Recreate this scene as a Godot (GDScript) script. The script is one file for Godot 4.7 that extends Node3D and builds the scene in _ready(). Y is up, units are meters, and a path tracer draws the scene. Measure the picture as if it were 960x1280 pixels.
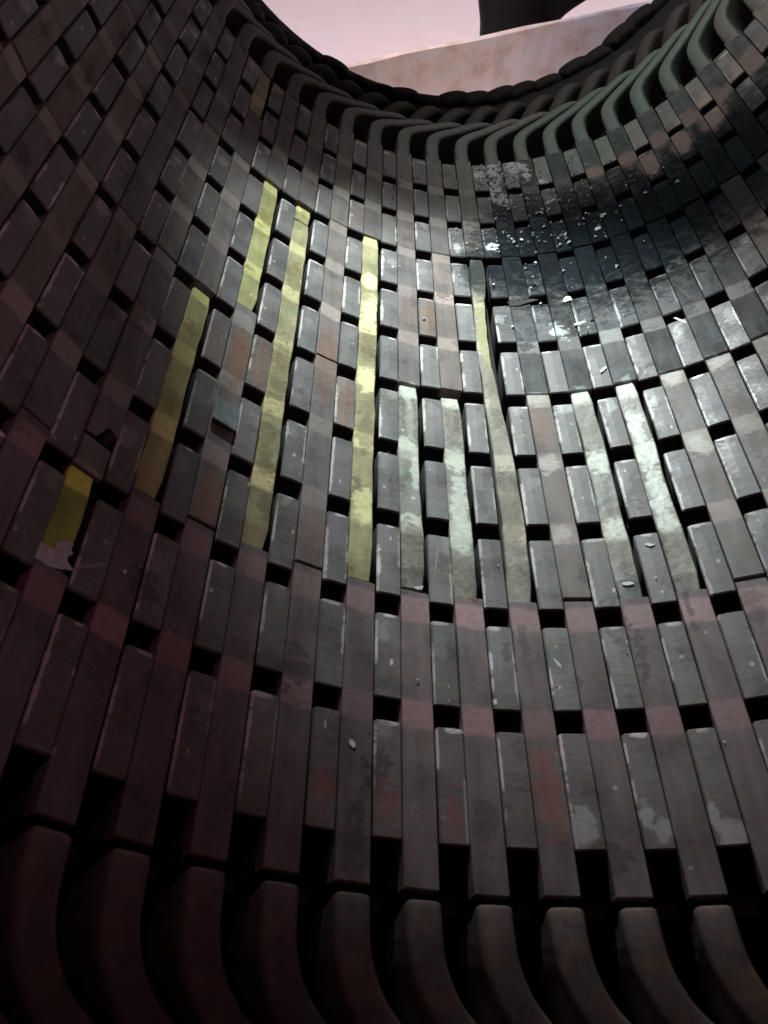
extends Node3D
# The bore of a large electric machine, seen from inside along its axis (the axis runs along -z).
# r = 1 is the bore surface, S metres; "k" counts tooth pitches round the bore, "j" counts packets along it.

const S := 0.5
const SLOTS := 58
const PITCH := TAU / SLOTS
const TH0 := -0.3131
const Z0 := 0.661
const DZ := 0.2193
const MAP_W := 1456
const MAP_H := 1952
const K_LOW := -12.5
const K_SPAN := 26.0
const J_HIGH := 10.7
const J_SPAN := 12.2
const MID := 0.2

var rng := RandomNumberGenerator.new()
var M := {}
var taken := {}
var map_rgb := PackedByteArray()
var map_rough := PackedByteArray()
var to_lin := PackedFloat32Array()
var edge_noise: PackedByteArray
var fine_noise: PackedByteArray


func _ready() -> void:
	rng.seed = 4711
	# ---- camera
	var cam := Camera3D.new()
	cam.name = "camera"
	cam.position = Vector3(-0.30872, 0.27930, 0.0) * S
	cam.basis = Basis(Vector3.UP, 0.0062) * Basis(Vector3.RIGHT, -0.8349)
	cam.fov = 65.8
	cam.near = 0.02
	cam.far = 60.0
	var lens := CameraAttributesPhysical.new()
	lens.frustum_focal_length = 12.0 / tan(deg_to_rad(65.8 / 2.0))
	lens.frustum_focus_distance = 1.25
	lens.exposure_aperture = 8.0
	lens.frustum_near = 0.02
	lens.frustum_far = 60.0
	cam.attributes = lens
	add_child(cam)
	cam.current = true
	# ---- surroundings and exposure
	var env := Environment.new()
	env.background_mode = Environment.BG_COLOR
	env.background_color = Color(0.02, 0.014, 0.017)
	env.tonemap_mode = Environment.TONE_MAPPER_LINEAR
	env.tonemap_exposure = 1.0
	env.sdfgi_enabled = true
	env.ssao_enabled = true
	env.ssil_enabled = true
	var we := WorldEnvironment.new()
	we.name = "world_environment"
	we.environment = env
	add_child(we)
	# ---- lights: a cool lamp hung before the far opening, pink light on the floor beyond, weak pink light at the near end
	var torch := SpotLight3D.new()
	torch.name = "far_torch_light"
	torch.position = Vector3(-0.22, 0.25, -1.48)
	torch.light_color = Color(0.95, 1.0, 1.0)
	torch.light_energy = 2.65
	torch.light_size = 0.05
	torch.spot_angle = 24.5
	torch.spot_angle_attenuation = 1.0
	torch.spot_range = 6.0
	torch.spot_attenuation = 2.0
	torch.shadow_enabled = true
	add_child(torch)
	torch.look_at(at(2.0, 1.0, jz(4.6)), Vector3.UP)
	omni("added_hall_light", Vector3(0.6, 2.6, -1.75), Color(1.0, 0.94, 0.955), 20.0, 0.2)  # unseen source, added to light the floor and board beyond
	var mouth := SpotLight3D.new()
	mouth.name = "mouth_fill_light"  # added fill spot that brightens the far coils and packets
	mouth.position = Vector3(0.0, 0.40, -1.95)
	mouth.light_color = Color(0.98, 1.0, 0.97)
	mouth.light_energy = 0.5
	mouth.light_size = 0.06
	mouth.spot_angle = 42.0
	mouth.spot_angle_attenuation = 1.0
	mouth.spot_range = 6.0
	mouth.spot_attenuation = 2.0
	mouth.shadow_enabled = true
	add_child(mouth)
	mouth.look_at(Vector3(0.36, -0.34, -1.48), Vector3.UP)
	omni("near_fill_light", Vector3(-0.12, 0.20, -0.40), Color(1.0, 0.70, 0.80), 0.027, 0.05)

	make_maps()
	make_materials()
	build_core()
	build_surroundings()
	build_wedges()
	build_strips()
	build_coils()
	build_debris()


# ------------------------------------------------------------------ helpers
func omni(called: String, where: Vector3, colour: Color, energy: float, size: float) -> void:
	var l := OmniLight3D.new()
	l.name = called
	l.position = where
	l.light_color = colour
	l.light_energy = energy
	l.light_size = size
	l.omni_range = 14.0
	l.omni_attenuation = 2.0
	l.shadow_enabled = true
	add_child(l)


func ang(k: float) -> float:
	return TH0 + k * PITCH


func jz(j: float) -> float:
	return Z0 + j * DZ


func at(k: float, r: float, z: float) -> Vector3:
	var a := ang(k)
	return Vector3(r * sin(a), -r * cos(a), -z) * S


# a frame on the bore surface: x along the circumference, y towards the axis, z towards the near end
func frame(k: float, r: float, z: float) -> Transform3D:
	return Transform3D(Basis(Vector3(0, 0, 1), ang(k)), at(k, r, z))


func numbered(called: String) -> String:
	var n: int = taken.get(called, 0)
	taken[called] = n + 1
	return called if n == 0 else "%s_%03d" % [called, n]


func tag(o: Node3D, label: String, category: String, group := "") -> Node3D:
	o.set_meta("label", label)
	o.set_meta("category", category)
	if group != "":
		o.set_meta("group", group)
	return o


func thing(called: String, where: Transform3D, label: String, category: String, group := "") -> Node3D:
	var o := Node3D.new()
	o.name = numbered(called)
	o.transform = where
	add_child(o)
	tag(o, label, category, group)
	return o


func obj(called: String, mesh: Mesh, mat: Material, parent: Node3D = self, where := Transform3D.IDENTITY) -> MeshInstance3D:
	var o := MeshInstance3D.new()
	o.name = numbered(called) if parent == self else called
	o.mesh = mesh
	o.transform = where
	if mat:
		o.material_override = mat
	parent.add_child(o, true)
	return o


func start() -> SurfaceTool:
	var st := SurfaceTool.new()
	st.begin(Mesh.PRIMITIVE_TRIANGLES)
	return st


func done(st: SurfaceTool) -> ArrayMesh:
	st.generate_normals()
	return st.commit()


func tri(st: SurfaceTool, p: Array, uv: Array, outward: Vector3) -> void:
	var n: Vector3 = (p[2] - p[0]).cross(p[1] - p[0])
	var order := [0, 1, 2] if n.dot(outward) >= 0.0 else [0, 2, 1]
	for i in order:
		st.set_uv(uv[i])
		st.add_vertex(p[i])


func quad(st: SurfaceTool, p: Array, uv: Array, outward: Vector3) -> void:
	tri(st, [p[0], p[1], p[2]], [uv[0], uv[1], uv[2]], outward)
	tri(st, [p[0], p[2], p[3]], [uv[0], uv[2], uv[3]], outward)


func map_uv(k: float, j: float) -> Vector2:
	return Vector2((k - K_LOW) / K_SPAN, (J_HIGH - j) / J_SPAN)


# A bar along z in a bore-surface frame at (k, j): the profile is in units of r (x along the circumference, y inward).
# stations: [j offset, dx, dy, width factor, inset]
func extrude(st: SurfaceTool, profile: PackedVector2Array, stations: Array, k: float, j: float, place := Transform3D.IDENTITY, shade_faces: SurfaceTool = null) -> void:
	st.set_smooth_group(-1)
	if shade_faces == null:
		shade_faces = st  # surface for sides and ends that carry painted shade
	var n := profile.size()
	var centre := Vector2.ZERO
	for q in profile:
		centre += q / n
	var rings := []
	var uvs := []
	for s in stations:
		var ring := []
		var uv := []
		for q in profile:
			var x: float = q.x * s[3]
			x -= signf(x) * minf(absf(x), s[4])
			var y: float = q.y - (s[4] if q.y > centre.y else 0.0)
			x += s[1]
			y += s[2]
			ring.append(place * (Vector3(x, y, -s[0] * DZ) * S))
			uv.append(map_uv(k + x / PITCH, j + s[0]))
		rings.append(ring)
		uvs.append(uv)
	for a in rings.size() - 1:
		for i in n:
			var b := (i + 1) % n
			var mid2 := (profile[i] + profile[b]) / 2.0 - centre
			var edge := profile[b] - profile[i]
			var out2 := Vector2(edge.y, -edge.x)
			if out2.dot(mid2) < 0.0:
				out2 = -out2
			quad(shade_faces if absf(out2.x) > 0.9 * out2.length() else st, [rings[a][i], rings[a][b], rings[a + 1][b], rings[a + 1][i]], [uvs[a][i], uvs[a][b], uvs[a + 1][b], uvs[a + 1][i]], place.basis * Vector3(out2.x, out2.y, 0))
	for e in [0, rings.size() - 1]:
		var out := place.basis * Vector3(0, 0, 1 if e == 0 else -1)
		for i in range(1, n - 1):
			tri(shade_faces, [rings[e][0], rings[e][i], rings[e][i + 1]], [uvs[e][0], uvs[e][i], uvs[e][i + 1]], out)


func flat_profile(x0: float, x1: float, depth: float, bevel: float) -> PackedVector2Array:
	return PackedVector2Array([Vector2(x0, -depth), Vector2(x0, -bevel), Vector2(x0 + bevel, 0), Vector2(x1 - bevel, 0), Vector2(x1, -bevel), Vector2(x1, -depth)])


# A tube of rounded-rectangle section swept along path points; ups are the outward-facing directions of the visible face
func sweep(st: SurfaceTool, path: Array, ups: Array, w: float, d: float, round_r: float, grow: Array = [], close_start := true, close_end := true) -> void:
	st.set_smooth_group(0)
	var sec := []
	for c in [[1, 1, 0], [-1, 1, 1], [-1, -1, 2], [1, -1, 3]]:
		for i in 4:
			var a: float = (c[2] + i / 3.0) * PI / 2
			sec.append(Vector2(c[0] * (w / 2 - round_r) + cos(a) * round_r, -d / 2 + c[1] * (d / 2 - round_r) + sin(a) * round_r))
	var n := sec.size()
	var rings := []
	var uvs := []
	var run := 0.0
	for p in path.size():
		var tangent: Vector3 = (path[mini(p + 1, path.size() - 1)] - path[maxi(p - 1, 0)]).normalized()
		var side: Vector3 = tangent.cross(ups[p]).normalized()
		var up: Vector3 = side.cross(tangent).normalized()
		var g: float = grow[p] if grow.size() else 1.0
		if p > 0:
			run += path[p].distance_to(path[p - 1])
		var ring := []
		var uv := []
		for i in n:
			var q: Vector2 = sec[i]
			q = Vector2(q.x * g, (q.y + d / 2) * g - d / 2)
			ring.append(path[p] + side * q.x + up * q.y)
			uv.append(Vector2(float(i) / n, run * 4.0))
		rings.append(ring)
		uvs.append(uv)
	for a in rings.size() - 1:
		var mid: Vector3 = path[a]
		for i in n:
			var b := (i + 1) % n
			var hub: Vector3 = Vector3.ZERO
			for q in rings[a]:
				hub += q / n
			quad(st, [rings[a][i], rings[a][b], rings[a + 1][b], rings[a + 1][i]], [uvs[a][i], uvs[a][b], uvs[a + 1][b], uvs[a + 1][i]], (rings[a][i] + rings[a][b]) / 2.0 - hub)
	st.set_smooth_group(-1)
	for e in [0, rings.size() - 1]:
		if (e == 0 and not close_start) or (e > 0 and not close_end):
			continue
		var out: Vector3 = path[0] - path[1] if e == 0 else path[e] - path[e - 1]
		for i in range(1, n - 1):
			tri(st, [rings[e][0], rings[e][i], rings[e][i + 1]], [uvs[e][0], uvs[e][i], uvs[e][i + 1]], out)


# smooth path through [k, r, z] control points -> [points, directions towards the axis]
func bore_path(ctrl: Array, steps: int) -> Array:
	var pts := []
	var ups := []
	for i in ctrl.size() - 1:
		var a: Vector3 = ctrl[maxi(i - 1, 0)]
		var b: Vector3 = ctrl[i]
		var c: Vector3 = ctrl[i + 1]
		var d: Vector3 = ctrl[mini(i + 2, ctrl.size() - 1)]
		for t in steps + (1 if i == ctrl.size() - 2 else 0):
			var q := b.cubic_interpolate(c, a, d, float(t) / steps)
			pts.append(at(q.x, q.y, q.z))
			ups.append(at(q.x, -1.0, 0.0) / S)
	return [pts, ups]


# ------------------------------------------------------------------ computed surface maps
func noise_bytes(seed_value: int, freq: float, w: int, h: int, octaves := 4, kind := FastNoiseLite.TYPE_SIMPLEX_SMOOTH) -> Image:
	var f := FastNoiseLite.new()
	f.seed = seed_value
	f.noise_type = kind
	f.frequency = freq
	f.fractal_octaves = octaves
	var im := f.get_image(w, h, false, false, true)
	im.convert(Image.FORMAT_L8)
	return im


func enc(v: float) -> int:
	v = clampf(v, 0.0, 1.0)
	return int((12.92 * v if v <= 0.0031308 else 1.055 * pow(v, 1.0 / 2.4) - 0.055) * 255.0 + 0.5)


# blend the map towards a colour (relative to a piece's own tint, MID is neutral) inside a ragged ellipse
func stain_and_glint(k: float, j: float, rk: float, rj: float, col: Vector3, strength := 1.0, rough := -1.0, ragged := 0.9, turn := 0.0, k_from := -99.0, k_to := 99.0, bare := false, soft := 0.4, boxy := 2.0) -> void:
	var reach := maxf(rk, rj)
	var pk := MAP_W / K_SPAN
	var pj := MAP_H / J_SPAN
	var cx := (k - K_LOW) * pk
	var cy := (J_HIGH - j) * pj
	var big := 1.6
	var ext_x := (absf(rk * cos(turn)) + absf(rj * sin(turn))) * big
	var ext_y := (absf(rj * cos(turn)) + absf(rk * sin(turn))) * big
	var x0 := clampi(int(maxf(cx - ext_x * pk, (k_from - K_LOW) * pk)), 0, MAP_W - 1)
	var x1 := clampi(int(minf(cx + ext_x * pk, (k_to - K_LOW) * pk)), 0, MAP_W - 1)
	var y0 := clampi(int(cy - ext_y * pj), 0, MAP_H - 1)
	var y1 := clampi(int(cy + ext_y * pj), 0, MAP_H - 1)
	var ca := cos(turn)
	var sa := sin(turn)
	for y in range(y0, y1 + 1):
		for x in range(x0, x1 + 1):
			var dk := (x - cx) / pk
			var dj := -(y - cy) / pj
			var a := (dk * ca + dj * sa) / rk
			var b := (-dk * sa + dj * ca) / rj
			var i := y * MAP_W + x
			var d := (sqrt(a * a + b * b) if boxy == 2.0 else pow(pow(absf(a), boxy) + pow(absf(b), boxy), 1.0 / boxy)) + ((edge_noise[i] + fine_noise[i] * 0.6) / 204.0 - 1.0) * ragged
			var f := clampf((1.0 + soft * 0.5 - d) / soft, 0.0, 1.0) * strength
			if f <= 0.004:
				continue
			var n := 0.8 + fine_noise[i] / 640.0
			for c in 3:
				map_rgb[i * 3 + c] = enc(lerpf(to_lin[map_rgb[i * 3 + c]], (col[c] if bare else col[c] * MID / 0.35) * n, f))
			if rough >= 0.0:
				map_rough[i] = int(lerpf(map_rough[i], rough * 255.0, f))


func make_maps() -> void:
	to_lin.resize(256)
	for i in 256:
		to_lin[i] = Color(i / 255.0, 0, 0).srgb_to_linear().r
	var coarse := noise_bytes(3, 0.012, MAP_W, MAP_H).get_data()
	edge_noise = noise_bytes(8, 0.035, MAP_W, MAP_H, 3).get_data()
	var fine_im := noise_bytes(5, 0.11, MAP_W, MAP_H, 3)
	fine_noise = fine_im.get_data()
	var streak_im := noise_bytes(11, 0.05, MAP_W, 244, 3)        # drawn out along the bore: rubbing marks
	streak_im.resize(MAP_W, MAP_H, Image.INTERPOLATE_CUBIC)
	var streak := streak_im.get_data()
	var lam_im := noise_bytes(12, 0.16, 208, MAP_H, 2)           # drawn out across it: sheet edges of the packets
	lam_im.resize(MAP_W, MAP_H, Image.INTERPOLATE_CUBIC)
	var lam := lam_im.get_data()
	map_rgb.resize(MAP_W * MAP_H * 3)
	map_rough.resize(MAP_W * MAP_H)
	var lut := PackedByteArray()
	lut.resize(1025)
	for i in 1025:
		lut[i] = enc(i / 1024.0)
	var tooth := PackedByteArray()
	tooth.resize(MAP_W)
	for x in MAP_W:
		var k := K_LOW + x * K_SPAN / MAP_W
		tooth[x] = 1 if fposmod(k + 0.2, 1.0) < 0.45 else 0
	for y in MAP_H:
		for x in MAP_W:
			var i := y * MAP_W + x
			var v := 0.72 + coarse[i] * 0.0022 + (fine_noise[i] - 128) * 0.0011
			if tooth[x]:
				v += (lam[i] - 128) * 0.0014
			else:
				v += (streak[i] - 128) * 0.0022
			var t := clampi(int(v * MID * 1024.0), 20, 1024)
			var warm := (edge_noise[i] - 128) * 0.0007
			map_rgb[i * 3] = lut[clampi(int(t * (1.0 + warm)), 0, 1024)]
			map_rgb[i * 3 + 1] = lut[t]
			map_rgb[i * 3 + 2] = lut[clampi(int(t * (1.0 - warm)), 0, 1024)]
			map_rough[i] = clampi(134 + int((coarse[i] - 128) * 0.35 + (fine_noise[i] - 128) * 0.18), 50, 235)
	paint_stains_and_glints()
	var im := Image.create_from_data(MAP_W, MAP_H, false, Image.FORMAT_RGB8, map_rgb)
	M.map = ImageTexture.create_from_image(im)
	M.rough = ImageTexture.create_from_image(Image.create_from_data(MAP_W, MAP_H, false, Image.FORMAT_L8, map_rough))
	var hi := noise_bytes(21, 0.06, MAP_W, MAP_H, 4)
	hi.convert(Image.FORMAT_RGBA8)
	hi.bump_map_to_normal_map(1.2)
	M.bump = ImageTexture.create_from_image(hi)


func paint_stains_and_glints() -> void:
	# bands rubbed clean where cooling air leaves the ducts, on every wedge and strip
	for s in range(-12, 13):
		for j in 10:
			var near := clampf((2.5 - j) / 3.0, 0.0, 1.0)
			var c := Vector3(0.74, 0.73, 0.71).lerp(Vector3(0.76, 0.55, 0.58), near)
			stain_and_glint(s + 0.5, j - 0.01, 0.34, 0.125, c * rng.randf_range(0.8, 1.15), rng.randf_range(0.55, 1.0), -1.0, 0.3, 0.0, s + 0.25, s + 0.79, false, 0.25, 6.0)
	# glints painted pale into the map along the left edges and corners of the packets
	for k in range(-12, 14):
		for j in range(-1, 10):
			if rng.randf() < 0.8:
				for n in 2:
					stain_and_glint(k - 0.188, j + rng.randf_range(0.2, 0.8), rng.randf_range(0.010, 0.026) * (1.7 if k > -2 and k < 7 and j > 0 and j < 7 else 1.0), rng.randf_range(0.08, 0.3), Vector3(1.0, 1.0, 0.98), rng.randf_range(0.5, 1.0), 0.2, 1.1, 0.0, k - 0.22, k + 0.1, true)  # painted glints, wider inside the pool of light
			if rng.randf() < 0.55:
				stain_and_glint(k + rng.randf_range(-0.1, 0.1), j + 0.885, rng.randf_range(0.08, 0.2), 0.02, Vector3(1.0, 1.0, 0.98), rng.randf_range(0.4, 1.0), 0.2, 1.1, 0.0, k - 0.22, k + 0.26, true)
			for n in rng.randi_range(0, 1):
				stain_and_glint(k + rng.randf_range(-0.18, 0.22), j + rng.randf_range(0.15, 0.88), rng.randf_range(0.01, 0.03), rng.randf_range(0.01, 0.03), Vector3(1.0, 1.0, 0.98), rng.randf_range(0.5, 1.0), 0.2, 1.2, 0.0, k - 0.22, k + 0.26, true)
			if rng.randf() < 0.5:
				stain_and_glint(k + rng.randf_range(-0.12, 0.15), j + rng.randf_range(0.6, 0.88), 0.12, 0.10, Vector3(0.75, 0.77, 0.76), rng.randf_range(0.3, 0.8), 0.25, 1.5, 0.0, k - 0.22, k + 0.26)
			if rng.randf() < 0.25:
				stain_and_glint(k + 0.22, j + rng.randf_range(0.2, 0.8), 0.03, 0.2, Vector3(0.9, 0.92, 0.9), rng.randf_range(0.3, 0.8), 0.25, 1.4, 0.0, k, k + 0.26, true)
	for i in 170:
		var k := rng.randf_range(-11.0, 11.0)
		stain_and_glint(k, rng.randf_range(-0.9, 9.8), rng.randf_range(0.008, 0.016), rng.randf_range(0.05, 0.3), Vector3(1, 1, 1) * rng.randf_range(0.3, 0.9), rng.randf_range(0.2, 0.6), 0.3, 0.9, rng.randfn(0.0, 0.5))
	for i in 230:
		var k := rng.randf_range(-11.0, 11.0)
		stain_and_glint(k, rng.randf_range(-1.2, 9.8), rng.randf_range(0.015, 0.04), rng.randf_range(0.008, 0.018), Vector3(1, 1, 1) * rng.randf_range(0.5, 1.4), rng.randf_range(0.3, 0.9), -1.0, 0.8)
	for i in 200:
		stain_and_glint(rng.randf_range(-11.0, 11.0), rng.randf_range(-1.2, 9.8), rng.randf_range(0.05, 0.22), rng.randf_range(0.05, 0.25), Vector3(1, 0.95, 0.9) * rng.randf_range(0.12, 0.25), rng.randf_range(0.3, 0.7), 0.75, 1.5)
	# rust-brown marks
	var rust := Vector3(0.50, 0.30, 0.20)
	for q in [[-3.45, 3.45, 0.24, 0.42, 0.8], [-2.95, 3.5, 0.2, 0.4, 0.6], [-3.45, 1.5, 0.24, 0.3, 0.7], [-1.5, 4.0, 0.26, 0.6, 0.6], [-0.98, 3.5, 0.2, 0.4, 0.6], [1.03, 5.5, 0.2, 0.4, 0.75], [0.5, 5.4, 0.24, 0.6, 0.3], [-1.45, 1.6, 0.24, 0.3, 0.4], [-1.0, 7.5, 0.2, 0.35, 0.35], [3.45, 3.6, 0.22, 0.35, 0.4], [-4.0, 3.4, 0.2, 0.3, 0.4]]:
		stain_and_glint(q[0], q[1], q[2], q[3], rust, q[4], -1.0, 0.6, 0.0, floorf(q[0] + 0.22) - 0.22 if fposmod(q[0] + 0.2, 1.0) < 0.45 else floorf(q[0]) + 0.25, floorf(q[0] + 0.22) + 0.26 if fposmod(q[0] + 0.2, 1.0) < 0.45 else floorf(q[0]) + 0.79)
	for q in [[-1.0, -0.72, 0.13, 0.16], [0.0, -0.75, 0.13, 0.18], [1.0, -0.8, 0.13, 0.18], [2.5, -0.55, 0.2, 0.3]]:
		stain_and_glint(q[0], q[1], q[2], q[3], Vector3(0.75, 0.27, 0.2), 0.5, -1.0, 1.6, 0.0, floorf(q[0] + 0.22) - 0.22, floorf(q[0] + 0.22) + 0.8, false, 0.8)
	# grey-white residue on the last packets at the near end
	for q in [[2.95, -0.84, 0.16, 0.16], [3.92, -0.75, 0.10, 0.12], [4.1, -0.86, 0.14, 0.10], [4.86, -0.74, 0.08, 0.12], [5.05, -0.90, 0.2, 0.10]]:
		stain_and_glint(q[0], q[1], q[2], q[3], Vector3(0.85, 0.95, 0.95), 0.9, 0.35, 0.9, 0.0, floorf(q[0] + 0.3) - 0.21, floorf(q[0] + 0.3) + 0.26)
	# white residue and painted sheen of the light pool over the strips right of the middle, mostly beside the ducts
	for q in [[0.5, 4.0, 0.24, 0.14], [0.42, 3.1, 0.2, 0.12], [0.6, 2.75, 0.1, 0.25], [0.5, 2.05, 0.22, 0.10], [0.5, 3.5, 0.1, 0.3], [1.5, 3.9, 0.2, 0.1], [1.5, 2.97, 0.24, 0.16], [1.5, 2.3, 0.18, 0.5], [1.45, 1.9, 0.2, 0.2], [4.45, 4.03, 0.24, 0.12], [4.5, 2.95, 0.24, 0.16], [4.5, 2.0, 0.2, 0.14], [5.5, 4.02, 0.24, 0.16], [5.5, 2.95, 0.24, 0.22], [5.45, 3.4, 0.16, 0.3], [5.5, 2.4, 0.2, 0.35], [5.5, 2.0, 0.22, 0.12], [-0.5, 5.35, 0.22, 0.3], [-0.5, 6.0, 0.22, 0.16], [-0.5, 4.0, 0.22, 0.2], [-0.5, 2.1, 0.2, 0.2], [3.45, 4.02, 0.24, 0.12], [3.45, 2.95, 0.24, 0.12], [3.45, 1.98, 0.22, 0.1], [6.5, 4.0, 0.2, 0.12], [6.5, 2.9, 0.24, 0.12], [7.5, 4.0, 0.22, 0.12], [5.05, 3.78, 0.1, 0.12], [4.1, 3.85, 0.2, 0.1]]:
		stain_and_glint(q[0], q[1], q[2], q[3], Vector3(0.55, 0.60, 0.59), 0.85, 0.4, 1.0, 0.0, floorf(q[0] + 0.2) - 0.22 if fposmod(q[0] + 0.2, 1.0) < 0.45 else floorf(q[0]) + 0.25, floorf(q[0] + 0.2) + 0.26 if fposmod(q[0] + 0.2, 1.0) < 0.45 else floorf(q[0]) + 0.79, true)
	stain_and_glint(2.58, 5.35, 0.3, 0.75, Vector3(0.27, 0.26, 0.13), 0.85, -1.0, 0.7, 0.0, 2.26, 2.8, true)
	# brown dirt on the strips
	for q in [[-2.5, 5.4, 0.2, 0.3], [-2.5, 3.6, 0.2, 0.5], [-2.55, 2.4, 0.16, 0.4], [-0.5, 4.6, 0.2, 0.3], [-0.5, 3.1, 0.2, 0.3], [-4.5, 3.4, 0.2, 0.1], [-4.55, 2.3, 0.2, 0.12], [-3.45, 6.2, 0.22, 0.25], [2.5, 2.2, 0.24, 0.6], [2.5, 4.0, 0.16, 0.5], [5.5, 1.6, 0.24, 0.3], [4.5, 1.7, 0.22, 0.2], [0.5, 1.7, 0.2, 0.3], [1.5, 1.45, 0.22, 0.25], [0.5, 3.5, 0.24, 0.25], [1.5, 3.5, 0.2, 0.3], [4.5, 3.5, 0.24, 0.35], [5.5, 3.72, 0.2, 0.12]]:
		stain_and_glint(q[0], q[1], q[2], q[3], Vector3(0.20, 0.17, 0.12), 0.55, -1.0, 1.1)
	# burn: blue-black soot across the upper right, thick in the middle, thin at its edges
	var soot := Vector3(0.035, 0.047, 0.055)
	for q in [[5.2, 7.0, 2.4, 1.25, 0.95], [7.3, 7.2, 2.3, 1.3, 0.92], [9.5, 7.5, 2.4, 1.3, 0.85], [4.0, 8.0, 1.3, 1.0, 0.7], [3.2, 6.9, 0.9, 0.7, 0.75], [6.2, 8.2, 1.5, 0.6, 0.5], [3.9, 6.0, 0.5, 0.25, 0.6], [2.5, 6.75, 0.45, 0.5, 0.97], [6.3, 6.1, 1.6, 0.5, 0.45], [11.0, 7.6, 2.2, 1.1, 0.8], [9.0, 6.6, 1.8, 0.7, 0.5]]:
		stain_and_glint(q[0], q[1], q[2], q[3], soot, q[4], 0.95, 0.5, 0.0, -99.0, 99.0, false, 0.9)
	# greenish and bluish tint
	for q in [[6.0, 9.65, 3.2, 0.4, 0.55], [4.2, 8.9, 1.4, 0.5, 0.3], [-5.4, 2.2, 0.9, 0.4, 0.3], [-3.9, 2.6, 0.6, 0.4, 0.3]]:
		stain_and_glint(q[0], q[1], q[2], q[3], Vector3(0.24, 0.36, 0.31), q[4], -1.0, 0.8)
	for q in [[3.5, 9.9, 0.2, 0.2], [3.0, 9.6, 0.14, 0.2], [4.4, 9.75, 0.2, 0.14], [3.6, 8.8, 0.2, 0.16], [4.9, 9.2, 0.14, 0.08], [3.5, 9.3, 0.16, 0.3], [3.45, 9.7, 0.18, 0.2], [4.1, 9.75, 0.2, 0.2], [4.5, 9.5, 0.1, 0.14], [3.3, 9.0, 0.14, 0.2], [2.0, 7.35, 0.12, 0.12], [4.35, 5.25, 0.2, 0.15], [3.0, 7.38, 0.14, 0.08]]:
		stain_and_glint(q[0], q[1], q[2], q[3], Vector3(0.9, 0.95, 0.95), 0.95, 0.2, 1.7, 0.0, -99.0, 99.0, true)
	for q in [[7.5, 9.0, 0.3, 0.25], [8.5, 9.05, 0.3, 0.25], [9.4, 9.1, 0.3, 0.25], [6.5, 9.0, 0.26, 0.2], [10.2, 9.1, 0.5, 0.3], [11.4, 9.2, 0.5, 0.3], [8.0, 8.55, 0.3, 0.3], [9.0, 8.6, 0.3, 0.3], [10.0, 8.7, 0.4, 0.3]]:
		stain_and_glint(q[0], q[1], q[2], q[3], Vector3(0.82, 0.60, 0.56), 0.7, -1.0, 0.6)


# ------------------------------------------------------------------ materials
func sooted(k: float, j: float) -> bool:       # inside the burn: the layer of soot takes the gloss
	var a := (k - 6.8) / 4.8
	var b := (j - 7.0 - 0.13 * (k - 6.4)) / 1.8
	return a * a + b * b < 1.0


func piece_mat(colour: Color, rough := 1.0, bump := 0.5, shine := 0.5) -> StandardMaterial3D:
	var m := StandardMaterial3D.new()
	m.albedo_color = colour
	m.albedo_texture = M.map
	m.roughness = rough
	m.roughness_texture = M.rough
	m.roughness_texture_channel = BaseMaterial3D.TEXTURE_CHANNEL_RED
	m.normal_enabled = true
	m.normal_texture = M.bump
	m.normal_scale = bump
	m.metallic_specular = shine
	return m


func tint(r: float, g: float, b: float) -> Color:       # real base colour -> tint of the map
	return Color(r / MID, g / MID, b / MID).linear_to_srgb()


func plain_mat(r: float, g: float, b: float, rough: float, scale := 6.0, amount := 0.35, seed_value := 1) -> StandardMaterial3D:
	var m := StandardMaterial3D.new()
	var f := FastNoiseLite.new()
	f.seed = seed_value
	f.frequency = 0.018
	f.fractal_octaves = 5
	var t := NoiseTexture2D.new()
	t.width = 256
	t.height = 256
	t.seamless = true
	t.noise = f
	var ramp := Gradient.new()
	var lo := 1.0 - amount
	ramp.set_color(0, Color(lo, lo, lo).linear_to_srgb())
	ramp.set_color(1, Color.WHITE)
	t.color_ramp = ramp
	m.albedo_texture = t
	m.albedo_color = Color(r, g, b).linear_to_srgb()
	m.uv1_triplanar = true
	m.uv1_world_triplanar = true
	m.uv1_scale = Vector3.ONE * scale
	m.roughness = rough
	return m


func ramp_mat(colours: Array, rough: float, scale: float, seed_value: int) -> StandardMaterial3D:
	var m := plain_mat(1, 1, 1, rough, scale, 0.3, seed_value)
	var ramp := Gradient.new()
	ramp.offsets = PackedFloat32Array([0.0, 0.3, 0.48, 0.66, 1.0])
	var c := PackedColorArray()
	for q in colours:
		c.append(q.linear_to_srgb())
	ramp.colors = c
	m.albedo_texture.color_ramp = ramp
	return m


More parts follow.
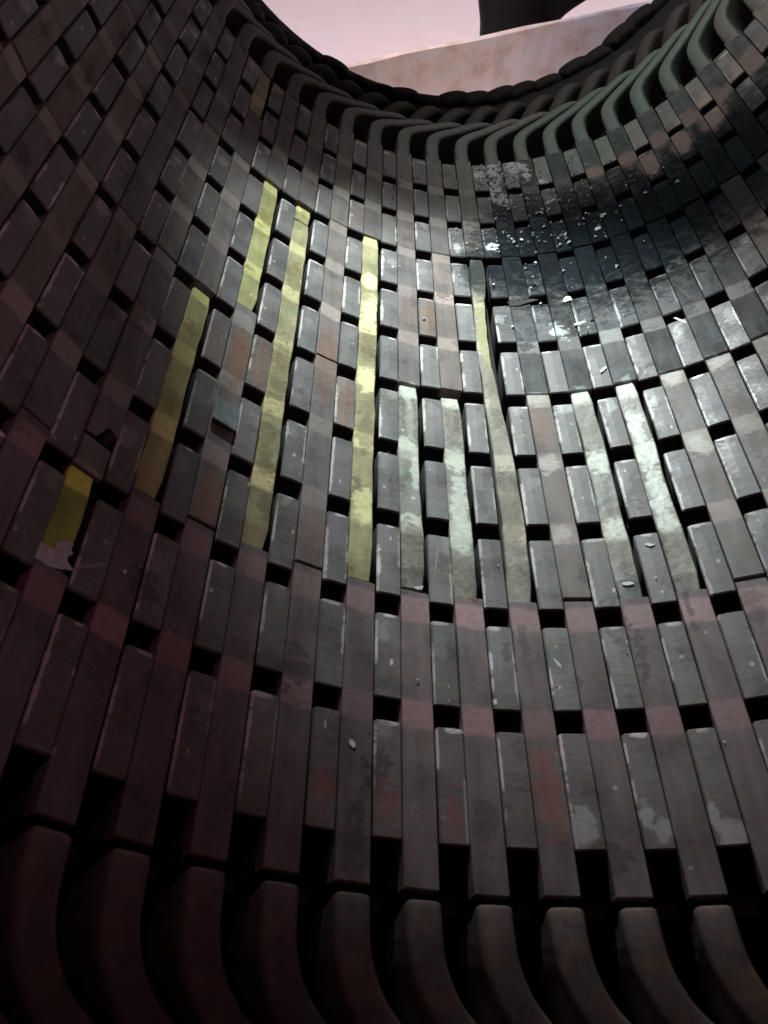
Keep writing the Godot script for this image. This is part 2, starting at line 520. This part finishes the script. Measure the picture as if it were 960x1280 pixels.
func make_materials() -> void:
	M.tooth = []
	M.sooty_tooth = []
	M.sooty_wedge = []
	for i in 5:
		var f := 0.85 + 0.075 * i
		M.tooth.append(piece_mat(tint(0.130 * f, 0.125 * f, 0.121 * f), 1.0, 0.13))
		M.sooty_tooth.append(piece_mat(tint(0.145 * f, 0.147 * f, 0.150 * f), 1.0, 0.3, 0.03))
	M.wedge = []
	for c in [[0.140, 0.120, 0.108], [0.155, 0.138, 0.125], [0.125, 0.112, 0.105], [0.145, 0.118, 0.106], [0.118, 0.105, 0.099]]:
		M.wedge.append(piece_mat(tint(c[0], c[1], c[2]), 1.15, 0.13))
		M.sooty_wedge.append(piece_mat(tint(c[1], c[1], c[1]), 1.2, 0.3, 0.03))
	M.end_wedge = []
	for f in [0.9, 1.0, 1.12]:
		M.end_wedge.append(piece_mat(tint(0.140 * f, 0.110 * f, 0.108 * f), 1.2, 0.13))
	M.end_tooth = piece_mat(tint(0.130, 0.112, 0.114), 1.1, 0.13)
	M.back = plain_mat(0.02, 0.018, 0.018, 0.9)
	M.frame = plain_mat(0.05, 0.045, 0.045, 0.8)
	M.coil = []
	for c in [[0.14, 0.13, 0.12], [0.125, 0.12, 0.115], [0.15, 0.135, 0.125], [0.12, 0.15, 0.125], [0.12, 0.165, 0.135]]:
		M.coil.append(plain_mat(c[0], c[1], c[2], 0.6, 14.0, 0.45, 3))
	M.near_coil = ramp_mat([Color(0.06, 0.048, 0.046), Color(0.14, 0.11, 0.10), Color(0.10, 0.095, 0.09), Color(0.18, 0.12, 0.095), Color(0.19, 0.16, 0.09)], 0.7, 7.0, 9)
	M.nose = plain_mat(0.055, 0.04, 0.038, 0.75, 16.0, 0.5, 5)
	M.joint = plain_mat(0.016, 0.012, 0.012, 0.8, 16.0, 0.5, 6)
	M.floor = plain_mat(0.61, 0.53, 0.545, 0.7, 1.3, 0.07, 7)
	M.wall = plain_mat(0.6, 0.5, 0.5, 0.8, 0.8, 0.12, 8)
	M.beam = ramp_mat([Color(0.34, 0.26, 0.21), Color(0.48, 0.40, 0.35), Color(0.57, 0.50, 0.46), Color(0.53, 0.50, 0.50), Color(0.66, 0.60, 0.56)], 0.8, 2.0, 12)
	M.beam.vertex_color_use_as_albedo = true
	M.black = plain_mat(0.012, 0.011, 0.012, 0.85, 5.0, 0.3, 13)
	M.flake = plain_mat(0.62, 0.64, 0.62, 0.25, 30.0, 0.4, 14)
	M.crumb = plain_mat(0.75, 0.78, 0.78, 0.12, 40.0, 0.3, 15)
	M.char = plain_mat(0.03, 0.025, 0.022, 0.8, 30.0, 0.5, 16)


# ------------------------------------------------------------------ the core
func build_core() -> void:
	var core := thing("stator_core", Transform3D.IDENTITY, "dark laminated stator core, rings of rectangular tooth packets parted by black cooling ducts", "stator core")
	var spill := start()
	for k in SLOTS:
		var kk := k if k <= SLOTS / 2 - 1 else k - SLOTS
		for j in range(-1, 10):
			var lo := j + 0.095
			var hi := j + 0.905
			if j == -1: lo = -1.0
			if j == 9: hi = 10.0
			var x0 := (-0.2 + rng.randf_range(-0.008, 0.008)) * PITCH
			var x1 := (0.25 + rng.randf_range(-0.008, 0.008)) * PITCH
			var prof := PackedVector2Array([Vector2(x0, -0.14), Vector2(x0, -0.004), Vector2(x0 + 0.0028, 0), Vector2((x0 + x1) / 2, 0.0006), Vector2(x1 - 0.0018, 0), Vector2(x1, -0.003), Vector2(x1, -0.14)])
			var mid := (lo + hi) / 2.0
			var h := (hi - lo) / 2.0
			var lift := rng.randf_range(-0.0028, 0.0022)
			var lean := rng.randf_range(-0.0015, 0.0015)
			var stations := [[-h, 0, lift - lean, 1, 0.003], [-h + 0.014, 0, lift - lean, 1, 0], [h - 0.014, 0, lift + lean, 1, 0], [h, 0, lift + lean, 1, 0.003]]
			if kk >= -13 and kk <= 13:
				var st := start()
				var duct_shade := start()
				extrude(st, prof, stations, kk, mid, Transform3D.IDENTITY, duct_shade)
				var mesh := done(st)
				duct_shade.generate_normals()
				duct_shade.commit(mesh)
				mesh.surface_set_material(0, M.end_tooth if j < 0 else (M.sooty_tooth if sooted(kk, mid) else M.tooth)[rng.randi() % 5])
				mesh.surface_set_material(1, M.back)  # near-black ends and sides: duct and slot shade put into the colour
				obj("tooth_packet", mesh, null, core, frame(kk, 1.0, jz(mid)))
			else:
				extrude(spill, prof, stations, kk, mid, frame(kk, 1.0, jz(mid)))
		if kk < -13 or kk > 12:
			extrude(spill, flat_profile(0.255 * PITCH, 0.785 * PITCH, 0.05, 0.003), [[-5.7, 0, 0, 1, 0], [5.7, 0, 0, 1, 0]], kk, 4.5, frame(kk, 0.998, jz(4.5)))
	var rest := obj("tooth_packets", done(spill), M.tooth[0], core)
	rest.set_meta("kind", "stuff")
	# solid core back behind the ducts, and the clamping plates at both ends
	obj("core_back", ring_mesh([[1.13, 0.45], [1.36, 0.45], [1.36, 2.85], [1.13, 2.85]]), M.back, core)
	obj("clamping_plate", ring_mesh([[1.15, 0.38], [1.38, 0.38], [1.38, 0.446], [1.15, 0.446]]), M.back, core)
	obj("clamping_plate", ring_mesh([[1.15, 2.853], [1.38, 2.853], [1.38, 2.92], [1.15, 2.92]]), M.back, core)


# a closed ring turned about the axis from [r, z] corners
func ring_mesh(corner: Array, seg := 116) -> ArrayMesh:
	var st := start()
	st.set_smooth_group(-1)
	var mid := Vector2.ZERO
	for c in corner:
		mid += Vector2(c[0], c[1]) / corner.size()
	for i in seg:
		var a := i * TAU / seg
		var b := (i + 1) * TAU / seg
		for c in corner.size():
			var p: Array = corner[c]
			var q: Array = corner[(c + 1) % corner.size()]
			var o2 := (Vector2(p[0], p[1]) + Vector2(q[0], q[1])) / 2.0 - mid
			var e2 := Vector2(q[1] - p[1], p[0] - q[0])
			if e2.dot(o2) < 0: e2 = -e2
			var f := func(t: float, v: Array) -> Vector3: return Vector3(sin(t) * v[0], -cos(t) * v[0], -v[1]) * S
			var am := (a + b) / 2
			quad(st, [f.call(a, p), f.call(b, p), f.call(b, q), f.call(a, q)], [Vector2(0, 0), Vector2(1, 0), Vector2(1, 1), Vector2(0, 1)], Vector3(sin(am) * e2.x, -cos(am) * e2.x, -e2.y))
	return done(st)


func build_surroundings() -> void:
	var casing := obj("machine_casing", ring_mesh([[1.5, -0.7], [1.54, -0.7], [1.54, 3.95], [1.5, 3.95]]), M.frame)
	tag(casing, "dark cylindrical machine frame behind the core and the end windings", "machine frame")
	var ground := obj("floor", box(Vector3(24, 0.4, 14)), M.floor, self, Transform3D(Basis.IDENTITY, Vector3(0, -1.0, -9.08)))
	ground.set_meta("kind", "structure")
	tag(ground, "pale pink painted concrete floor seen through the far end of the bore", "floor")
	var pit := obj("pit_floor", box(Vector3(24, 0.1, 8)), M.frame, self, Transform3D(Basis.IDENTITY, Vector3(0, -1.17, 1.9)))
	pit.set_meta("kind", "structure")
	tag(pit, "dark floor of the pit under the machine", "floor")
	var wall := obj("wall", box(Vector3(24, 5, 0.2)), M.wall, self, Transform3D(Basis.IDENTITY, Vector3(0, 1.6, -9)))
	wall.set_meta("kind", "structure")
	tag(wall, "pale plain wall beyond the machine", "wall")
	# the beam lying beyond the far winding: its upper edge runs from a = near left to b = far right
	var a := Vector3(-0.27, -0.6, -2.205)
	var b := Vector3(0.568, -0.6, -2.705)
	var dir := (b - a).normalized()
	var beam_at := Transform3D(Basis(dir, Vector3.UP, dir.cross(Vector3.UP)), (a + b) / 2.0 + Vector3(0.0, -0.0995, 0.0) - dir.cross(Vector3.UP) * 0.02)
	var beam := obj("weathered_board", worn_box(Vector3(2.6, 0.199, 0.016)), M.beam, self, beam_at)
	tag(beam, "long mottled tan board standing on edge outside the far opening", "board")
	# the black flared support standing behind the beam
	var st := start()
	var rows := [[-0.076, -0.11, 0.10], [0.0, -0.11, 0.10], [0.04, -0.112, 0.10], [0.06, -0.115, 0.102], [0.075, -0.118, 0.106], [0.09, -0.121, 0.115], [0.105, -0.124, 0.13], [0.12, -0.128, 0.15], [0.145, -0.13, 0.19], [0.19, -0.135, 0.27], [0.30, -0.14, 0.30]]
	var prev := []
	for r in rows:
		var ring := []
		for q in [[r[1], 0.07], [r[1] + 0.03, 0.10], [r[2] - 0.03, 0.10], [r[2], 0.07], [r[2], -0.07], [r[2] - 0.03, -0.10], [r[1] + 0.03, -0.10], [r[1], -0.07]]:
			ring.append(Vector3(q[0], r[0], q[1]))
		if prev.size():
			for i in 8:
				var n := (i + 1) % 8
				var hub := Vector3((r[1] + r[2]) / 2, r[0], 0)
				quad(st, [prev[i], prev[n], ring[n], ring[i]], [Vector2.ZERO, Vector2.RIGHT, Vector2.ONE, Vector2.DOWN], (ring[i] + ring[n]) / 2.0 - hub)
		prev = ring
	for i in range(1, 7):
		tri(st, [prev[0], prev[i], prev[i + 1]], [Vector2.ZERO, Vector2.RIGHT, Vector2.ONE], Vector3.UP)
	var sup := obj("black_support", done(st), M.black, self, Transform3D(Basis(Vector3.UP, 0.0), Vector3(0.246, -0.724, -2.78)))
	tag(sup, "black silhouetted support with a curved flaring right side behind the tan board", "machine support")


func box(size: Vector3) -> BoxMesh:
	var b := BoxMesh.new()
	b.size = size
	return b


func worn_box(size: Vector3) -> ArrayMesh:
	var st := start()
	st.set_smooth_group(-1)
	var prof := []
	var hy := size.y / 2
	var hz := size.z / 2
	var c := 0.004
	prof = [Vector2(-hz, -hy), Vector2(-hz, hy - c), Vector2(-hz + c, hy), Vector2(hz - c, hy), Vector2(hz, hy - c), Vector2(hz, -hy)]
	var last := []
	var n := 26
	for i in n + 1:
		var ring := []
		for q in prof:
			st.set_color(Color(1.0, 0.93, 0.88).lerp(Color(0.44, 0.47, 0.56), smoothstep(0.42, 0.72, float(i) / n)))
			ring.append(Vector3(-size.x / 2 + size.x * i / n, q.y + rng.randf_range(-0.002, 0.002), q.x + rng.randf_range(-0.002, 0.002)))
		if last.size():
			for p in prof.size():
				var b := (p + 1) % prof.size()
				quad(st, [last[p], last[b], ring[b], ring[p]], [Vector2.ZERO, Vector2.RIGHT, Vector2.ONE, Vector2.DOWN], (ring[p] + ring[b]) / 2.0 - Vector3(ring[p].x, 0, 0))
		else:
			for p in range(1, 5):
				tri(st, [ring[0], ring[p], ring[p + 1]], [Vector2.ZERO, Vector2.RIGHT, Vector2.ONE], Vector3.LEFT)
		last = ring
	for p in range(1, 5):
		tri(st, [last[0], last[p], last[p + 1]], [Vector2.ZERO, Vector2.RIGHT, Vector2.ONE], Vector3.RIGHT)
	return done(st)


# ------------------------------------------------------------------ wedges and strips in the slots
const ORDINAL := ["", "first", "second", "third", "fourth", "fifth", "sixth", "seventh", "eighth"]


func slot_words(s: int) -> String:
	match s:
		-6: return "slot of the olive yellow stub"
		-5: return "slot of the leftmost long yellow strip"
		-4: return "slot of the short yellow strip"
		-3: return "slot of the square-topped yellow strip"
		-2: return "slot left of the straight yellow strip"
		-1: return "slot of the straight yellow strip"
		0: return "slot of the leftmost whitish strip"
		1: return "slot of the second whitish strip"
		2: return "slot of the thin bent strip"
		3: return "slot right of the thin bent strip"
		4: return "slot of the third whitish strip"
		5: return "slot of the rightmost whitish strip"
	if s > 5:
		return "%s slot right of the rightmost whitish strip" % ORDINAL[s - 5]
	return "%s slot left of the olive stub" % ORDINAL[-6 - s]


func add_wedge(s: int, j0: float, j1: float, label: String, mat: Material, called := "slot_wedge", x0 := 0.262, x1 := 0.785, r := 0.999, bend := 0.0) -> MeshInstance3D:
	var mid := (j0 + j1) / 2
	var h := (j1 - j0) / 2
	var st := start()
	var stations := []
	var n := maxi(2, int((j1 - j0) * 3))
	var lean := rng.randf_range(-0.0012, 0.0012)
	for i in n + 1:
		var q := -h + 2 * h * i / n
		stations.append([q, rng.randf_range(-0.0004, 0.0004), lean * q / h + rng.randf_range(-0.0004, 0.0004) + bend * maxf(0.0, 1.0 - (i / 1.5)), 1, 0])
	stations[0][0] += 0.012
	stations[n][0] -= 0.012
	stations.push_front([-h, stations[0][1], stations[0][2], 1, 0.0025])
	stations.push_back([h, stations[n + 1][1], stations[n + 1][2], 1, 0.0025])
	extrude(st, flat_profile(x0 * PITCH, x1 * PITCH, 0.03, 0.0016), stations, s, mid)
	var o := obj(called, done(st), mat, self, frame(s, r, jz(mid)))
	tag(o, label, "slot wedge" if called == "slot_wedge" else "packing strip", "wedges closing the stator slots" if called == "slot_wedge" else "packing strips laid bare in the slots")
	return o


func build_wedges() -> void:
	var cut := [-1.33, 1.2, 4.1, 7.1, 10.15]
	var row_words := ["near-end", "second-row", "third-row", "far-end"]
	var bare := {-5: [1], -4: [2], -3: [1, 2], -1: [1, 2], 0: [1], 1: [1], 2: [1, 2], 4: [1], 5: [1], -6: [0, 1]}
	for s in range(-13, 13):
		for row in 4:
			if bare.has(s) and row in bare[s]:
				continue
			var j0: float = cut[row] + rng.randf_range(0.004, 0.02)
			var j1: float = cut[row + 1] - rng.randf_range(0.0, 0.012)
			if s == -5 and row == 3: j1 = 8.5
			if s == -4 and row == 1: j1 = 4.26
			var mood: String = ["dull brown", "grey-brown"][absi(s + row) % 2]
			if row == 0: mood = "reddish brown"
			if s > 3 and row > 1: mood = "sooty dark"
			var label := "%s %s wedge in the %s" % [mood, row_words[row], slot_words(s)]
			add_wedge(s, j0, j1, label, M.end_wedge[rng.randi() % 3] if row == 0 else (M.sooty_wedge if sooted(s + 0.5, minf((j0 + j1) / 2, 7.9)) else M.wedge)[rng.randi() % 5])
	# the slot at the left whose wedge is broken
	add_wedge(-6, -1.33, 0.19, "reddish brown wedge at lower left, directly below the olive yellow stub", M.end_wedge[1])
	add_wedge(-6, 1.08, 1.39, "short brown wedge fragment just above the olive yellow stub", M.wedge[1], "slot_wedge", 0.262, 0.775)
	broken_wedge()
	# a loose grey flap curling up over the wedge below the short yellow strip
	var st := start()
	var fp := flat_profile(0.27 * PITCH, 0.78 * PITCH, 0.006, 0.001)
	extrude(st, fp, [[-0.15, -0.003, 0.0150, 1, 0], [-0.10, -0.002, 0.0125, 1, 0], [0.0, 0, 0.0088, 1, 0], [0.12, 0, 0.0068, 1, 0], [0.2, 0.0, 0.0062, 1, 0]], -4, 2.48)
	var flap := obj("loose_flap", done(st), piece_mat(tint(0.17, 0.19, 0.20), 0.9, 0.5), self, frame(-4, 0.999, jz(2.48)))
	tag(flap, "grey-blue flap with a bright lifted lower edge on the orange wedge", "flap")


func broken_wedge() -> void:
	# broken off along a curve: the end is short on the left and curls away on the right
	var outline := PackedVector2Array()
	for i in 13:
		var t := i / 12.0
		outline.append(Vector2(lerpf(0.262, 0.785, t), 1.41 + 0.15 * smoothstep(0.3, 0.62, t) - 0.05 * smoothstep(0.7, 1.0, t) + rng.randf_range(-0.006, 0.006)))
	for i in 9:
		outline.append(Vector2(0.785, lerpf(1.6, 4.085, i / 8.0)))
	for i in 9:
		outline.append(Vector2(0.262, lerpf(4.085, 1.5, i / 8.0)))
	var st := start()
	st.set_smooth_group(-1)
	var put := func(q: Vector2, depth: float) -> Vector3: return Vector3(q.x * PITCH, 0.008 * maxf(0.0, 1.0 - (q.y - 1.4) / 0.9) * q.x - depth, -(q.y - 2.75) * DZ) * S
	var ids := Geometry2D.triangulate_polygon(outline)
	for i in range(0, ids.size(), 3):
		var q := [outline[ids[i]], outline[ids[i + 1]], outline[ids[i + 2]]]
		tri(st, [put.call(q[0], 0.0), put.call(q[1], 0.0), put.call(q[2], 0.0)], [map_uv(-6 + q[0].x, q[0].y), map_uv(-6 + q[1].x, q[1].y), map_uv(-6 + q[2].x, q[2].y)], Vector3.UP)
	for i in outline.size():
		var q := outline[i]
		var w := outline[(i + 1) % outline.size()]
		var out := Vector3((q + w).x / 2 - 0.52, 0, -((q + w).y / 2 - 2.75))
		if absf(q.x - w.x) < 0.001: out.z = 0.0
		else: out.x = 0.0
		quad(st, [put.call(q, 0.0), put.call(w, 0.0), put.call(w, 0.03), put.call(q, 0.03)], [map_uv(-6 + q.x, q.y), map_uv(-6 + w.x, w.y), map_uv(-6 + w.x, w.y), map_uv(-6 + q.x, q.y)], out)
	var o := obj("slot_wedge", done(st), M.wedge[2], self, frame(-6, 0.999, jz(2.75)))
	tag(o, "grey wedge broken off in a black crescent above the olive yellow stub", "slot wedge", "wedges closing the stator slots")


func strip(s: int, j0: float, j1: float, colour: Color, label: String, x0 := 0.262, x1 := 0.712, wobble := 0.0, ends := 0.0) -> void:
	var st := start()
	var mid := (j0 + j1) / 2
	var h := (j1 - j0) / 2
	var stations := []
	var n := maxi(3, int((j1 - j0) * 5))
	var walk := 0.0
	for i in n + 1:
		walk = walk * 0.6 + rng.randf_range(-0.0018, 0.0018)
		var w := 1.0 + rng.randf_range(-0.02, 0.02)
		var dx := walk
		if wobble > 0.0:
			var jj := mid - h + 2 * h * i / n
			dx += wobble * PITCH * (sin((jj - 1.2) * 1.25) * 0.6)
			w = 1.0 if jj < 2.9 else lerpf(0.92, 0.66, smoothstep(3.0, 4.8, jj)) if jj < 6.2 else 0.85
		stations.append([-h + 2 * h * i / n, dx, rng.randf_range(-0.001, 0.001), w, 0.0])
	stations[0][4] = 0.003
	stations[n][4] = 0.003
	var c := (x0 + x1) / 2
	var hw := (x1 - x0) / 2
	extrude(st, flat_profile(-hw * PITCH, hw * PITCH, 0.014, 0.0025), stations, s + c, mid)
	var o := obj("packing_strip", done(st), piece_mat(colour, 1.0, 0.4), self, frame(s + c, 1.0035, jz(mid)))
	tag(o, label, "packing strip", "packing strips laid bare in the slots")


func build_strips() -> void:
	var yellow := tint(0.33, 0.32, 0.13)
	var pale := tint(0.265, 0.245, 0.125)
	var grey := tint(0.195, 0.195, 0.165)
	strip(-6, 0.20, 1.06, tint(0.31, 0.40, 0.06), "short olive yellow stub with a crumpled white lower end at lower left", 0.25, 0.70)
	strip(-5, 1.22, 4.02, yellow, "leftmost long yellow strip, leaning, mottled and bare in its slot")
	strip(-4, 4.29, 7.08, yellow, "short yellow strip high on the left, above the orange wedge")
	strip(-3, 1.22, 6.66, pale, "longest yellow strip left of centre, below a bright square piece")
	strip(-3, 6.69, 7.02, yellow, "small bright yellow square piece capping the longest yellow strip")
	strip(-1, 1.22, 7.14, pale, "straight upright pale yellow strip just left of the middle")
	strip(0, 1.24, 4.07, grey, "leftmost whitish strip, with a white chip at its lower right")
	strip(1, 1.13, 3.99, grey, "second whitish strip, bluish white at its middle")
	strip(2, 1.18, 7.07, tint(0.20, 0.19, 0.15), "thin bent strip, dark on top, yellow in its middle, grey below", 0.24, 0.70, 0.13)
	strip(4, 1.2, 4.1, grey, "third whitish strip, white ends and a torn lower edge")
	strip(5, 1.18, 4.12, grey, "rightmost whitish strip with a bright white top")
	strip(-5, 8.52, 10.12, tint(0.40, 0.42, 0.18), "faint greenish yellow strip by the far coils at upper left")


# ------------------------------------------------------------------ coils
func build_coils() -> void:
	for s in range(-13, 13):
		var green: float = smoothstep(2.5, 5.0, s) * (1.0 - smoothstep(8.0, 11.0, s))
		var mat: Material = M.coil[4 if green > 0.7 else 3 if green > 0.2 else absi(s * 7) % 3]
		var kind := "green-tinged" if green > 0.2 else "grey-brown"
		var c := thing("stator_coil", Transform3D(Basis.IDENTITY, at(s + 0.5, 1.05, jz(4.5))), "%s taped coil in the %s" % [kind, slot_words(s)], "stator coil", "coils of the stator winding")
		var back := c.transform.affine_inverse()
		# straight bar inside the slot
		var st := start()
		extrude(st, flat_profile(-0.22 * PITCH, 0.22 * PITCH, 0.10, 0.004), [[-5.75, 0, 0, 1, 0], [5.6, 0, 0, 1, 0]], s + 0.5, 4.5)
		obj("slot_bar", done(st), M.back, c, back * frame(s + 0.5, 1.03, jz(4.5)))
		var v := rng.randf_range(-0.006, 0.006)
		# far arm: straight out of the slot, round the bend, then aslant on the cone
		var far := bore_path([Vector3(s + 0.52, 1.0, 2.858), Vector3(s + 0.52, 1.0, 2.93), Vector3(s + 0.53, 1.0, 2.99 + v), Vector3(s + 0.62, 1.0, 3.06 + v), Vector3(s + 0.95, 1.006, 3.125 + v), Vector3(s + 1.55, 1.018, 3.20 + v), Vector3(s + 2.2, 1.032, 3.28 + v), Vector3(s + 2.7, 1.05, 3.335), Vector3(s + 3.05, 1.085, 3.37), Vector3(s + 3.4, 1.15, 3.40)], 4)
		st = start()
		sweep(st, shifted(far[0], back), far[1], 0.050 * S, 0.12 * S, 0.011 * S)
		obj("far_arm", done(st), mat, c)
		# nose at the far end
		var nose := bore_path([Vector3(s + 2.75, 1.12, 3.36), Vector3(s + 3.1, 1.085, 3.415), Vector3(s + 3.5, 1.062, 3.475 + v), Vector3(s + 3.85, 1.062, 3.525 + v), Vector3(s + 4.15, 1.09, 3.56), Vector3(s + 4.4, 1.16, 3.58)], 4)
		st = start()
		sweep(st, shifted(nose[0], back), nose[1], 0.068 * S, 0.13 * S, 0.02 * S)
		obj("coil_nose", done(st), M.nose, c)
		# near arm
		var near := bore_path([Vector3(s + 0.53, 1.000, 0.366), Vector3(s + 0.53, 0.995, 0.357), Vector3(s + 0.535, 0.994, 0.338), Vector3(s + 0.555, 0.997, 0.31), Vector3(s + 0.62, 1.006, 0.275), Vector3(s + 0.80, 1.020, 0.235), Vector3(s + 1.1, 1.040, 0.20), Vector3(s + 1.6, 1.07, 0.165), Vector3(s + 3.0, 1.13, 0.09), Vector3(s + 4.6, 1.19, 0.0)], 7)
		st = start()
		var grow := []
		for i in near[0].size():
			grow.append((0.72 if i == 0 else minf(1.0, 0.84 + 0.02 * i)))
		sweep(st, shifted(near[0], back), near[1], 0.056 * S, 0.13 * S, 0.011 * S, grow)
		obj("near_arm", done(st), M.near_coil, c)
	# outermost ring of wrapped joints, dark against the light outside
	var ring := thing("connection_ring", Transform3D.IDENTITY, "dark lumpy ring of wrapped winding joints round the far opening", "connection ring")
	for i in range(-26, 32):
		var k := i * 0.9 + rng.randf_range(-0.12, 0.12)
		var z := 3.71 + 0.010 * clampf(k + 4.0, -6, 16) + rng.randf_range(-0.012, 0.012)
		var r := 1.10 + rng.randf_range(-0.014, 0.010)
		var lean := rng.randf_range(-0.02, 0.05)
		var p := bore_path([Vector3(k - 0.62, r + 0.02, z - lean), Vector3(k - 0.5, r + 0.006, z - lean * 0.7), Vector3(k - 0.2, r, z - lean * 0.2), Vector3(k + 0.2, r, z + lean * 0.3), Vector3(k + 0.5, r + 0.008, z + lean * 0.7), Vector3(k + 0.62, r + 0.02, z + lean)], 2)
		var st := start()
		var grow := []
		for q in p[0].size():
			grow.append(0.75 + 0.25 * sqrt(sin(PI * clampf((q + 0.5) / p[0].size(), 0.02, 0.98))))
		sweep(st, p[0], p[1], rng.randf_range(0.07, 0.11) * S, 0.13 * S, 0.024 * S, grow)
		obj("wrapped_joint", done(st), M.joint, ring)
	obj("ring_conductor", ring_mesh([[1.135, 3.60], [1.32, 3.56], [1.32, 3.9], [1.135, 3.86]]), M.joint, ring)


func shifted(points: Array, t: Transform3D) -> Array:
	var out := []
	for p in points:
		out.append(t * p)
	return out


# ------------------------------------------------------------------ debris
func flake_mesh(w: float, l: float, thick: float, curl: float) -> ArrayMesh:
	var st := start()
	st.set_smooth_group(-1)
	var n := 11
	var top := []
	for i in n:
		var a := i * TAU / n
		var q := rng.randf_range(0.5, 1.15)
		var x := cos(a) * w * 0.5 * q
		var z := sin(a) * l * 0.5 * q
		top.append(Vector3(x, thick + curl * (x * x / (w * w) + z * z / (l * l)) * 2.0, z))
	var hub := Vector3(0, thick, 0)
	for i in n:
		var b := (i + 1) % n
		var d := Vector3(0, thick, 0)
		tri(st, [hub, top[i], top[b]], [Vector2.ZERO, Vector2.RIGHT, Vector2.ONE], Vector3.UP)
		tri(st, [hub - d, top[i] - d, top[b] - d], [Vector2.ZERO, Vector2.RIGHT, Vector2.ONE], Vector3.DOWN)
		quad(st, [top[i], top[b], top[b] - d, top[i] - d], [Vector2.ZERO, Vector2.RIGHT, Vector2.ONE, Vector2.DOWN], (top[i] + top[b]) / 2.0 * Vector3(1, 0, 1))
	return done(st)


func flake(k: float, j: float, w: float, l: float, turn: float, label: String, mat: Material, curl := 0.003, called := "debris_flake", lie := 0.9988) -> void:
	var f := frame(k, lie, jz(j))
	f.basis = f.basis * Basis(Vector3.UP, turn) * Basis(Vector3.RIGHT, rng.randf_range(-0.04, 0.04))
	var o := obj(called, flake_mesh(w * 0.6, l * 0.6, 0.0005, curl * 0.12), mat, self, f)
	tag(o, label, "debris", "loose bits lying in the bore")


func build_debris() -> void:
	flake(0.58, 1.22, 0.020, 0.012, 0.2, "small white chip at the lower end of the leftmost whitish strip", M.flake, 0.004)
	flake(-0.55, -0.35, 0.010, 0.014, 0.4, "white speck on the near-end wedge below the straight yellow strip", M.crumb)
	flake(3.1, 7.4, 0.028, 0.016, 0.1, "bright white flake just right of the thin strip's dark top", M.crumb)
	flake(6.05, 7.42, 0.022, 0.018, 0.6, "larger glittering flake in the middle of the soot patch", M.crumb)
	flake(6.3, 7.7, 0.024, 0.014, 1.0, "white flake just above the larger glittering flake in the soot", M.flake)
	flake(5.0, 8.5, 0.045, 0.016, 0.5, "long pale sliver on the upper edge of the soot patch", M.flake)
	flake(7.1, 4.9, 0.008, 0.042, 0.5, "thin pale sliver lying alone right of the soot's lower edge", M.flake)
	flake(5.1, 4.38, 0.010, 0.026, -0.7, "bright sliver above the rightmost whitish strip", M.crumb)
	flake(3.55, 5.95, 0.09, 0.022, 0.25, "charred torn scrap at the lower left edge of the soot", M.char, 0.012, "charred_scrap")
	flake(4.75, 5.9, 0.03, 0.02, 0.3, "pale scrap right of the charred torn scrap", M.flake)
	flake(4.9, 5.35, 0.04, 0.010, 0.3, "narrow pale sliver below the soot patch", M.flake)
	flake(2.97, 0.55, 0.006, 0.026, 0.5, "pale scratch-like sliver on a near-end tooth packet", M.flake)
	flake(4.48, 1.35, 0.02, 0.008, -0.1, "bright sliver by the lower end of the third whitish strip", M.crumb, 0.002, "debris_flake", 1.0028)
	flake(5.05, 1.75, 0.02, 0.007, -0.2, "bright sliver left of the rightmost whitish strip's lower end", M.crumb)
	flake(-5.52, 0.26, 0.056, 0.040, 0.3, "crumpled pale scrap at the foot of the olive yellow stub", M.flake, 0.014, "debris_flake", 1.0028)
	flake(-5.4, 0.36, 0.030, 0.026, 1.1, "smaller pale scrap on the foot of the olive yellow stub", M.flake, 0.01, "debris_flake", 1.0028)
	flake(-4.5, 0.42, 0.007, 0.008, 0.3, "tiny white dot on the near-end wedge below the leftmost yellow strip", M.crumb)
	# glittering crumbs nobody could count
	var st := start()
	st.set_smooth_group(-1)
	for i in 640:
		var k := rng.randfn(4.6, 1.5)
		var j := rng.randfn(7.9, 1.2)
		if i % 3 == 0:
			k = rng.randfn(3.7, 0.45)
			j = rng.randfn(9.45, 0.35)
		elif i % 7 == 1:
			k = rng.randf_range(-5, 7)
			j = rng.randf_range(-0.8, 4.5)
		if fposmod(k, 1.0) > 0.78 and fposmod(k, 1.0) < 0.82 or absf(j - roundf(j)) < 0.11 or j > 9.95:
			continue
		if fposmod(k + 0.2, 1.0) > 0.45 and j < 7.2 and j > 1.1:
			continue
		var size := rng.randf_range(0.0010, 0.0036) * (0.45 if j < 4.5 else 1.0)
		var f := frame(k, 0.997, jz(j))
		f.basis = f.basis * Basis.from_euler(Vector3(rng.randf_range(-0.6, 0.6), rng.randf() * TAU, rng.randf_range(-0.6, 0.6)))
		var p := [Vector3(-size, 0, -size * rng.randf_range(0.3, 1)), Vector3(size, 0, -size * 0.7), Vector3(size * rng.randf_range(0.3, 1), 0, size), Vector3(0, size * 0.8, 0)]
		for t in [[0, 1, 3], [1, 2, 3], [2, 0, 3], [0, 1, 2]]:
			var q := [f * p[t[0]], f * p[t[1]], f * p[t[2]]]
			tri(st, q, [Vector2.ZERO, Vector2.RIGHT, Vector2.ONE], (q[0] + q[1] + q[2]) / 3.0 - f * Vector3(0, size * 0.25, 0))
	var crumbs := obj("varnish_crumbs", done(st), M.crumb)
	crumbs.set_meta("kind", "stuff")
	tag(crumbs, "glittering crumbs and dust scattered round the sooty burn", "debris")
